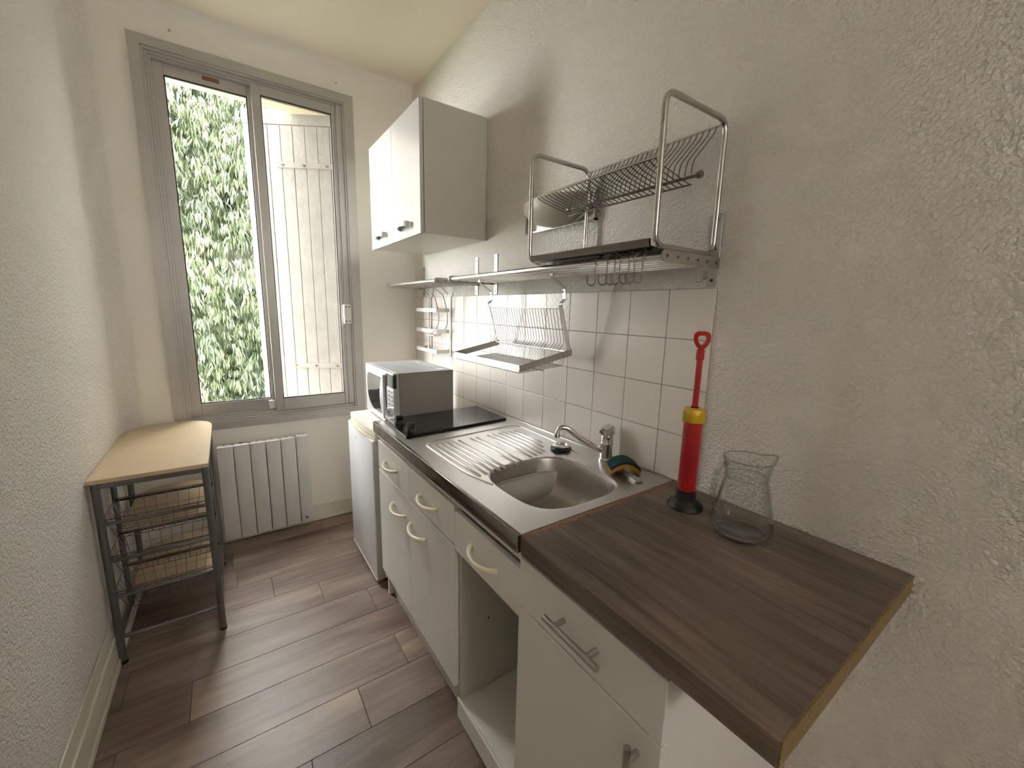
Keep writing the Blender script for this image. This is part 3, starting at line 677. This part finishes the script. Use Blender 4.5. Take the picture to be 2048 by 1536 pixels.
part('front_edge', box(BM(), (SX-.0008, SY0, H-.049), (SX+.012, SY1, H+.0006), .0022, 3), 'steel_edge', sw, True)
part('end_edge', box(BM(), (SX+.012, SY1-.010, H-.049), (-.002, SY1+.0005, H+.0004), .002, 2), 'steel', sw, True)
part('core', box(BM(), (SX+.010, SY1-.01, H-.045), (SX+.04, SY0+.002, H-.003)), 'lining', sw)
part('back_lip', box(BM(), (-.010, SY0, H-.004), (-.001, SY1, H+.004), .002, 2), 'steel', sw, True)
# bead around the drainer field and its ribs
bead = fillet([(-.525, -1.93, H), (-.553, -1.80, H), (-.553, -1.445, H), (-.065, -1.405, H), (-.065, -1.66, H), (-.09, -1.86, H)], .05, 6)
part('drainer_bead', tube(BM(), bead, .0038, 6), 'steel', sw, True)
ribs = [-.525, -.497, -.469, -.441, -.413, -.357, -.329, -.272, -.244, -.216, -.188, -.160, -.132]
for x in ribs:
    y1 = -1.475; yn = -1.862+.07*((x+.525)/.342)
    if x > -.2: yn = -1.785+(x+.188)*1.6
    bm = BM(); tube(bm, [(x, y1, H-.004), (x, y1-.012, H-.0022), (x, yn+.012, H-.0022), (x, yn, H-.004)], [.002, .0068, .0068, .002], 10); part('rib', bm, 'steel', sw, True)
st_ = thing('sink_strainer', 'chrome strainer ring lying on the drainer beside the tap', 'strainer', (-.118, -1.79, H+.001))
bm = BM(); lathe(bm, [(.030, .0), (.040, .001), (.041, .005), (.034, .007)], (-.118, -1.79, H+.004), 24); part('rubber_ring', bm, 'rubber', st_, True)
bm = BM(); lathe(bm, [(.022, .008), (.033, .007), (.036, .014), (.030, .018), (.024, .018), (.021, .012)], (-.118, -1.79, H+.004), 24); part('metal_ring', bm, 'chrome', st_, True)

# hob
hb = thing('ceramic_hob', 'black glass hob set into the steel worktop beside the microwave', 'hob', (-.32, -1.19, H))
HP = [(-.590, -1.352), (-.582, -1.050), (-.056, -1.014), (-.064, -1.318)]
bm = prism(BM(), [(a, b, H+.001) for a, b in HP], (0, 0, .011)); bmesh.ops.bevel(bm, geom=[e for e in bm.edges if all(v_.co.z > H+.01 for v_ in e.verts)], offset=.002, segments=2, affect='EDGES'); part('glass_plate', bm, 'black_glass', hb, True)
for (x, y) in ((-.549, -1.155), (-.551, -1.300)):
    bm = BM(); lathe(bm, [(.020, 0), (.020, .012), (.018, .016)], (x, y, H+.012), 20); k_ = part('knob', bm, 'black', hb, True)
    bm = box(BM(), (x-.016, y-.006, H+.026), (x+.016, y+.006, H+.052), .003); part('grip', bm, 'black', k_, True)

# tap
tp = thing('kitchen_tap', 'chrome single-lever tap behind the sink', 'tap', (-.050, -1.957, H))
TXc, TYc = -.050, -1.962
bm = BM(); lathe(bm, [(.028, 0), (.028, .006), (.0235, .012), (.0225, .055), (.0245, .060), (.0245, .066), (.0225, .070), (.0225, .092), (.018, .098)], (TXc, TYc, H), 28); part('body', bm, 'chrome', tp, True)
bm = BM(); sp_ = fillet([(TXc-.01, TYc+.006, H+.030), (TXc-.075, TYc+.05, H+.075), (-.175, -1.878, H+.122), (-.200, -1.866, H+.122), (-.207, -1.863, H+.098)], .03, 6)
tube(bm, sp_, [.0115-.003*i/(len(sp_)-1) for i in range(len(sp_))], 14); s_ = part('spout', bm, 'chrome', tp, True)
bm = BM(); cyl(bm, (-.207, -1.863, H+.098), (-.207, -1.863, H+.086), .0125, 16); part('aerator', bm, 'chrome', s_, True)
lv = BM(); pts = [(-.026, -.022, .098), (.026, -.022, .098), (.026, .022, .098), (-.026, .022, .098)]
top = [(-.026, -.020, .120), (.020, -.020, .134), (.020, .020, .134), (-.026, .020, .120)]
A1 = [lv.verts.new((TXc+a, TYc+b, H+c)) for a, b, c in pts]; B1 = [lv.verts.new((TXc+a, TYc+b, H+c)) for a, b, c in top]
lv.faces.new(A1[::-1]); lv.faces.new(B1)
for k in range(4): lv.faces.new((A1[k], A1[(k+1) % 4], B1[(k+1) % 4], B1[k]))
bmesh.ops.bevel(lv, geom=lv.edges[:], offset=.005, segments=2, affect='EDGES'); part('lever', lv, 'chrome', tp, True)

# sponge and scraper
spg = thing('sponge', 'dark green and yellow scouring sponge beside the tap', 'sponge', (-.085, -2.075, H))
def arch(z0, th, ln, wd, rise, c, rot, m_, name, nx=14):
    bm = BM(); cr, sr = math.cos(rot), math.sin(rot); g = []
    for i in range(nx+1):
        u = -1+2*i/nx; zz = z0+rise*(1-u*u)
        g.append([bm.verts.new((c[0]+cr*u*ln/2-sr*b*wd/2, c[1]+sr*u*ln/2+cr*b*wd/2, zz+h)) for b, h in ((-1, 0), (1, 0), (1, th), (-1, th))])
    for i in range(nx):
        for k in range(4): bm.faces.new((g[i][k], g[i][(k+1) % 4], g[i+1][(k+1) % 4], g[i+1][k]))
    bm.faces.new(g[0][::-1]); bm.faces.new(g[-1]); part(name, bm, m_, spg, True, angle=50)
arch(H+.001, .014, .098, .068, .024, (-.085, -2.075, 0), -.62, 'sponge', 'foam'); arch(H+.0152, .008, .100, .070, .024, (-.085, -2.075, 0), -.62, 'scour', 'scouring_pad')
scp = thing('dish_brush', 'short translucent plastic brush tucked under the sponge', 'brush', (-.095, -2.12, H))
bm = prism(BM(), [(p.x, p.y, H+.001) for p in fillet_closed([Vector((-.085, -2.075, 0)), Vector((-.107, -2.090, 0)), Vector((-.128, -2.165, 0)), Vector((-.098, -2.172, 0))], .008, 4)], (0, 0, .006)); part('handle', bm, 'clear_plastic', scp)
bm = box(BM(), (-.110, -2.078, H+.001), (-.082, -2.058, H+.012), .002, 1); part('brush_head', bm, 'sponge', scp)

# ================================================================== wooden worktop
ww = thing('wooden_worktop', 'dark smoked-oak worktop board with a raw chipboard end', 'worktop', (-.31, -2.51, .89))
part('board', box(BM(), (-.629, -2.795, .892), (-.002, -2.228, .935), .0008, 1), 'oak', ww)
part('chipboard_end', box(BM(), (-.6275, -2.7985, .8925), (-.003, -2.7952, .9335)), 'chip', ww, label='raw yellow-brown chipboard edge')
bm = BM(); n = 60
V0 = []
for k in range(n+1):
    x = -.622+.617*k/n; j1 = .0035*math.sin(k*1.9)+.002*math.sin(k*.7)
    V0.append((bm.verts.new((x, -2.2145, .934)), bm.verts.new((x, -2.2245, .9362)), bm.verts.new((x, -2.232+j1, .9354)), bm.verts.new((x, -2.23, .895)), bm.verts.new((x, -2.2145, .895))))
for k in range(n):
    for q in range(5): bm.faces.new((V0[k][q], V0[k][(q+1) % 5], V0[k+1][(q+1) % 5], V0[k+1][q]))
bm.faces.new(V0[0][::-1]); bm.faces.new(V0[-1]); part('joint_filler', bm, 'filler', ww, label='uneven brown sealant strip')

# plunger
pg = thing('drain_plunger', 'red pump plunger with yellow collar and black cup', 'plunger', (-.136, -2.342, H))
pc = (-.136, -2.342, H)
bm = BM(); lathe(bm, [(.030, .0), (.047, .0005), (.049, .004), (.044, .013), (.034, .019), (.0275, .024), (.026, .050), (.0262, .053)], pc, 36); part('rubber_cup', bm, 'rubber', pg, True)
bm = BM(); lathe(bm, [(.0245, .045), (.0248, .262), (.022, .264)], pc, 36); part('cylinder', bm, 'red', pg, True)
bm = BM(); n = 40; prf = [(.0275, .250), (.0288, .253), (.0288, .279), (.026, .286), (.012, .289), (.010, .289)]
lathe(bm, prf, pc, n)
for k in range(6):
    a = k/6*2*math.pi+.45; c, s = math.cos(a), math.sin(a); cyl(bm, (pc[0]+.0275*c, pc[1]+.0275*s, H+.250), (pc[0]+.0275*c, pc[1]+.0275*s, H+.281), .0024, 8)
part('collar', bm, 'yellow', pg, True)
bm = BM(); lathe(bm, [(.0105, .286), (.0105, .292), (.008, .293)], pc, 20); part('seal', bm, 'black', pg, True)
bm = BM(); lathe(bm, [(.0080, .285), (.0078, .430)], pc, 20); part('shaft', bm, 'red_dark', pg, True)
gh = Vector((.82, -.571, 0)).lerp(Vector((.3, -.95, 0)), .5).normalized()
def gp(a, z): return (pc[0]+gh.x*a, pc[1]+gh.y*a, H+z)
bm = BM(); cyl(bm, gp(0, .420), gp(0, .448), .0105, 14)
lp = fillet_closed([Vector(gp(0, .440)), Vector(gp(.0215, .468)), Vector(gp(.0195, .496)), Vector(gp(-.0195, .496)), Vector(gp(-.0215, .468))], .014, 5)
dv = Vector((-gh.y, gh.x, 0))
rin = []
cz = sum((p.z for p in lp))/len(lp); cc = Vector((pc[0], pc[1], cz))
for p in lp:
    tin = cc+(p-cc)*.50
    rin.append([bm.verts.new(q) for q in (p+dv*.0115, p-dv*.0115, tin-dv*.0115, tin+dv*.0115)])
for k in range(len(rin)):
    for q in range(4): bm.faces.new((rin[k][q], rin[k][(q+1) % 4], rin[(k+1) % len(rin)][(q+1) % 4], rin[(k+1) % len(rin)][q]))
part('grip', bm, 'red', pg, True)

# glass jug
jg = thing('glass_jug', 'empty clear glass jug on the wooden worktop', 'jug', (-.150, -2.505, H))
jc = (-.150, -2.503, H); ph = Vector((.86, -.51, 0)).normalized(); pa = math.atan2(ph.y, ph.x)
prof = [(.0, .0), (.050, .0), (.060, .005), (.068, .020), (.0695, .034), (.066, .060), (.058, .100), (.0505, .135), (.047, .150), (.049, .158), (.053, .180), (.057, .196)]
inn = [(.0535, .196), (.0495, .180), (.0455, .158), (.0437, .150), (.047, .135), (.0545, .100), (.0625, .060), (.066, .036), (.063, .024), (.05, .012), (.0, .010)]
bm = BM(); n = 64; rings = []
for r, h in prof+inn:
    ring = []
    for k in range(n):
        a = 2*math.pi*k/n; d = (a-pa+math.pi) % (2*math.pi)-math.pi; e = 0; hz = 0
        if h > .150: e = .016*math.exp(-(d/.30)**2)*((h-.150)/.046)**1.6; hz = .006*math.exp(-(d/.30)**2)*((h-.150)/.046)**2
        ring.append(bm.verts.new((jc[0]+(r+e)*math.cos(a), jc[1]+(r+e)*math.sin(a), H+.001+h+hz)))
    rings.append(ring)
for A1, B1 in zip(rings, rings[1:]):
    for k in range(n): bm.faces.new((A1[k], A1[(k+1) % n], B1[(k+1) % n], B1[k]))
bmesh.ops.remove_doubles(bm, verts=bm.verts[:], dist=1e-5)
part('vessel', bm, 'jug_glass', jg, True, angle=60)
def ring_part(name, r, h, tr_, spout=0.0):
    pts = []
    for k in range(56):
        a = 2*math.pi*k/56; d = (a-pa+math.pi) % (2*math.pi)-math.pi; e = spout*math.exp(-(d/.30)**2)
        pts.append((jc[0]+(r+e)*math.cos(a), jc[1]+(r+e)*math.sin(a), H+h+e*.4))
    part(name, tube(BM(), pts, tr_, 8, True), 'jug_edge', jg, True)
ring_part('rim', .0552, .1965, .0022, .016); ring_part('neck_band', .0480, .1515, .0013); ring_part('base_ring', .0565, .0045, .003)
hpth = [(-.053, .186), (-.070, .182), (-.080, .155), (-.082, .110), (-.080, .078), (-.066, .064)]
bm = BM(); hp3 = fillet([(jc[0]+ph.x*a, jc[1]+ph.y*a, H+z) for a, z in hpth], .02, 5)
strip(bm, hp3, (-ph.y, ph.x, 0), .015, .007); part('handle', bm, 'jug_edge', jg, True)

# ================================================================== steel rail shelves
TUBX = [-.246, -.201, -.156, -.111, -.066, -.021]; ZS = 1.6185
def rail_shelf(y0, y1, label):
    t = thing('rail_shelf', label, 'shelf', (0, (y0+y1)/2, 1.554))
    for x in TUBX: part('tube', cyl(BM(), (x, y0, ZS), (x, y1, ZS), .0105, 14), 'tube', t, True)
    for (y, s) in ((y0, 1), (y1, -1)):
        bm = BM(); o = [(-.020+.0, ZS-.0155)]
        pts = [(-.002, ZS-.0155)] + [(-.250-.0155*math.sin(a), ZS-.0155*math.cos(a)) for a in [k/8*math.pi for k in range(9)]] + [(-.002, ZS+.0155)]
        pl = part('end_plate', prism(BM(), [(a, y-.002, b) for a, b in pts], (0, .004, 0)), 'steel_dull', t)
        for x in TUBX:
            yy = y-.002 if s == 1 else y+.002
            bm = BM(); cyl(bm, (x, yy, ZS), (x, yy-.0015*s, ZS), .0052, 12); r_ = part('screw_cap', bm, 'tube', pl, True)
            bm = BM(); cyl(bm, (x, yy-.0015*s, ZS), (x, yy-.0019*s, ZS), .0026, 8); part('screw_hole', bm, 'black', pl, True)
        ws = part('wall_strip', box(BM(), (-.004, min(y, y+s*.03), 1.554), (-.0005, max(y, y+s*.03), 1.756), .0006, 1), 'steel_dull', t)
        for z in (1.738, 1.660, 1.572): part('screw', cyl(BM(), (-.004, y+s*.015, z), (-.0058, y+s*.015, z), .0048, 10), 'black', ws, True)
    return t
rail_shelf(-2.290, -1.090, 'long steel tube wall shelf above the sink')
rail_shelf(-.922, -.150, 'short steel tube wall shelf under the wall cabinet')

# S hooks on the front tube
hy = [-2.064, -2.111, -2.139, -2.158, -2.190, -2.208, -2.233]
ordn = ['first', 'second', 'third', 'fourth', 'fifth', 'sixth', 'last']; HB = None
for i, y in enumerate(hy):
    if HB is None:
        bm = BM(); pts = []
        for k in range(9):
            a = math.radians(-20+200*k/8); pts.append((.0128*math.cos(a), 0, .0128*math.sin(a)))
        pts += [(-.0128, 0, -.02), (-.012, 0, -.048)]
        for k in range(9):
            a = math.radians(180*k/8); pts.append((-.0235+.0115*math.cos(a), 0, -.055-.0115*math.sin(a)))
        pts.append((-.036, 0, -.038))
        tube(bm, pts, .0019, 7); HB = bpy.data.meshes.new('hook')
        for f in bm.faces: f.smooth = True
        bm.to_mesh(HB); bm.free(); HB.materials.append(M['wire'])
    o = bpy.data.objects.new('s_hook', HB); link(o); o.location = (-.246, y, ZS); o.rotation_euler = (0, 0, random.uniform(-.75, -.4))
    o['label'] = ('%s dark steel S-hook along the long shelf, counted from the window side' % ordn[i]); o['category'] = 'hook'; o['group'] = 'S-hooks under the long shelf'

ah = thing('adhesive_hook', 'small clear plastic hook stuck to the wall under the long shelf end', 'hook', (-.004, -2.253, 1.57))
part('hook_plate', box(BM(), (-.004, -2.262, 1.575), (-.0005, -2.246, 1.602), .001, 1), 'clear_plastic', ah)
part('hook_ring', tube(BM(), [(-.004-.008*math.sin(t), -2.240+.014*math.cos(t), 1.584-.016*math.sin(t)) for t in [k/12*math.pi for k in range(13)]], .0013, 6), 'clear_plastic', ah, True)
# hanging plate rack
pr_ = thing('plate_rack', 'hanging stainless plate rack with fold-out tray over the drainer', 'rack', (-.18, -1.49, 1.25))
YA, YB = -1.752, -1.224
for y in (YA, YB):
    bm = BM(); pth = [(-.142, y, 1.612), (-.142, y, 1.632), (-.170, y, 1.632), (-.170, y, 1.602), (-.104, y, 1.560), (-.100, y, 1.520), (-.122, y, 1.502), (-.116, y, 1.488), (-.066, y, 1.325)]
    hg = part('hanger', strip(bm, fillet(pth, .004, 3), (0, 1, 0), .018, .0025), 'steel_dull', pr_)
    bm = BM(); cyl(bm, (-.109, y, 1.548), (-.112, y, 1.548), .004, 8); part('screw', bm, 'black', hg, True)
part('top_rod', cyl(BM(), (-.112, YA, 1.486), (-.112, YB, 1.486), .0028, 8), 'tube', pr_, True)
part('fold_rod', cyl(BM(), (-.072, YA, 1.318), (-.072, YB, 1.318), .0035, 8), 'tube', pr_, True)
zb0, zf0 = 1.328, 1.268
for y in (YA, YB): part('tray_side', strip(BM(), [(-.050, y, zb0-.012), (-.303, y, zf0-.004)], (0, 1, 0), .002, .026), 'steel_dull', pr_)
part('tray_front', strip(BM(), [(-.303, YA, zf0-.004), (-.303, YB, zf0-.004)], (1, 0, -.2), .002, .026), 'steel_dull', pr_)
nW = 27
for k in range(nW):
    y = YB+(YA-YB)*(k+.7)/(nW+.4)
    part('rack_wire', tube(BM(), fillet([(-.112, y, 1.486), (-.080, y, 1.352), (-.112, y, 1.318)], .012, 3), .0014, 5), 'wire', pr_, True)
bm = BM()
for k in range(nW):
    y = YB+(YA-YB)*(k+.7)/(nW+.4); yb = y
    part('tray_wire', tube(BM(), fillet([(-.072, y, 1.318), (-.085, yb, 1.262), (-.300, yb, zf0-.022)], .012, 3), .0014, 5), 'wire', pr_, True)
part('tray_rod', cyl(BM(), (-.19, YA, 1.250), (-.19, YB, 1.250), .0022, 6), 'wire', pr_, True)
part('tray_rod', cyl(BM(), (-.085, YA+.02, 1.262), (-.085, YB-.02, 1.262), .0022, 6), 'wire', pr_, True)

# small spice rack and curved holder under the short shelf
sr_ = thing('spice_rack', 'narrow hanging steel spice rack with three trays by the window wall', 'rack', (-.05, -.44, 1.17))
for y in (-.292, -.588):
    part('hanger', strip(BM(), [(-.052, y, 1.606), (-.066, y, 1.631), (-.078, y, 1.620), (-.060, y, 1.600), (-.020, y, 1.562), (-.020, y, 1.175)], (0, 1, 0), .014, .0022), 'steel_dull', sr_)
for (z, tilt) in ((1.452, 0), (1.322, .03), (1.195, 0)):
    x1 = -.102
    t_ = part('tray', box(BM(), (x1, -.588, z), (-.022, -.262, z+.002)), 'steel_dull', sr_)
    part('tray_front', box(BM(), (x1-.0015, -.588, z), (x1, -.262, z+.024)), 'steel_dull', t_)
    part('tray_end', box(BM(), (x1, -.5895, z), (-.022, -.588, z+.024)), 'steel_dull', t_); part('tray_end', box(BM(), (x1, -.262, z), (-.022, -.2605, z+.024)), 'steel_dull', t_)
ch = thing('curved_hanger', 'curved two-strap steel holder hanging from the short shelf', 'holder', (-.16, -.63, 1.31))
for y in (-.567, -.690):
    pth = fillet([(-.146, y, 1.630), (-.170, y, 1.630), (-.170, y, 1.600), (-.108, y, 1.556), (-.100, y, 1.54), (-.072, y, 1.435), (-.082, y, 1.36), (-.13, y, 1.316), (-.165, y, 1.318)], .03, 5)
    part('strap', strip(BM(), pth, (0, 1, 0), .012, .0022), 'chrome', ch, True)
part('base_plate', box(BM(), (-.165, -.690, 1.314), (-.118, -.567, 1.317)), 'steel_dull', ch)

# ================================================================== standing dish drainer on the long shelf
dd_ = thing('dish_drainer', 'two-tier chrome dish drainer standing on the long tube shelf', 'drainer', (-.16, -2.03, 1.63))
LN, LF_ = -2.283, -1.775; ZB, ZT2 = 1.640, 1.986
for y in (LN, LF_):
    lp = fillet_closed([Vector((-.289, y, ZB)), Vector((-.289, y, ZT2)), Vector((-.028, y, ZT2)), Vector((-.028, y, ZB))], .036, 7)
    part('loop_frame', tube(BM(), lp, .0075, 12, True), 'tube', dd_, True)
bm = BM(); sec = [(-.292, ZB+.018), (-.296, ZB+.012), (-.292, ZB-.002), (-.24, ZB-.006), (-.07, ZB-.006), (-.03, ZB-.002), (-.03, ZB+.012), (-.033, ZB+.012), (-.034, ZB+.001), (-.07, ZB-.003), (-.24, ZB-.003), (-.286, ZB+.001), (-.288, ZB+.018)]
part('drip_tray', prism(bm, [(a, LN+.012, b) for a, b in sec], (0, LF_-LN-.024, 0)), 'tray_dark', dd_)
part('front_rod', cyl(BM(), (-.289, LN, 1.845), (-.289, LF_, 1.845), .0036, 8), 'tube', dd_, True)
part('rear_rod', cyl(BM(), (-.030, LN, 1.977), (-.030, LF_, 1.977), .0036, 8), 'tube', dd_, True)
part('lower_rod', cyl(BM(), (-.125, LN+.004, 1.833), (-.125, LF_-.012, 1.833), .0045, 8), 'wire', dd_, True)
part('rod_end', cyl(BM(), (-.125, LN-.006, 1.833), (-.125, LN+.006, 1.833), .009, 10), 'wire', dd_, True); part('rod_end', cyl(BM(), (-.125, LF_-.012, 1.833), (-.125, LF_-.002, 1.833), .009, 10), 'wire', dd_, True)
part('under_rod', cyl(BM(), (-.130, LN+.02, 1.812), (-.130, LF_-.014, 1.812), .0026, 8), 'wire', dd_, True)
nW = 26
for k in range(nW):
    y = LF_-.022-(LF_-LN-.045)*k/(nW-1)
    part('front_wire', tube(BM(), fillet([(-.286, y, 1.848), (-.262, y, 1.838), (-.130, y, 1.812)], .01, 2), .0016, 5), 'wire', dd_, True)
    part('rear_wire', tube(BM(), fillet([(-.030, y, 1.980), (-.040, y, 1.958), (-.125, y, 1.872), (-.130, y, 1.838)], .02, 3), .0016, 5), 'wire', dd_, True)

# ================================================================== wall lamp behind the drainer
lm = thing('wall_lamp', 'cream glass half-bowl wall lamp behind the dish drainer', 'lamp', (-.02, -1.595, 1.81))
bm = BM(); box(bm, (-.022, -1.808, 1.812), (-.001, -1.378, 1.818), .001, 1); box(bm, (-.022, -1.384, 1.812), (-.001, -1.378, 1.925), .001, 1); box(bm, (-.022, -1.808, 1.812), (-.001, -1.802, 1.925), .001, 1); box(bm, (-.006, -1.80, 1.818), (-.001, -1.386, 1.925))
part('mount_plate', bm, 'chrome', lm)
bm = BM(); g = []
for i in range(25):
    ph_ = -math.pi/2+math.pi*i/24; row = []
    for j in range(11):
        t = .02+(math.pi/2-.02)*j/10; r = math.sin(t); row.append(bm.verts.new((-.012-.115*r*math.cos(ph_), -1.595+.19*r*math.sin(ph_), 1.912-.10*math.cos(t))))
    g.append(row)
for i in range(24):
    for j in range(10): bm.faces.new((g[i][j], g[i+1][j], g[i+1][j+1], g[i][j+1]))
bmesh.ops.solidify(bm, geom=bm.faces[:], thickness=.004); part('glass_bowl', bm, 'bowl_lamp', lm, True)
bpy.context.view_layer.update()
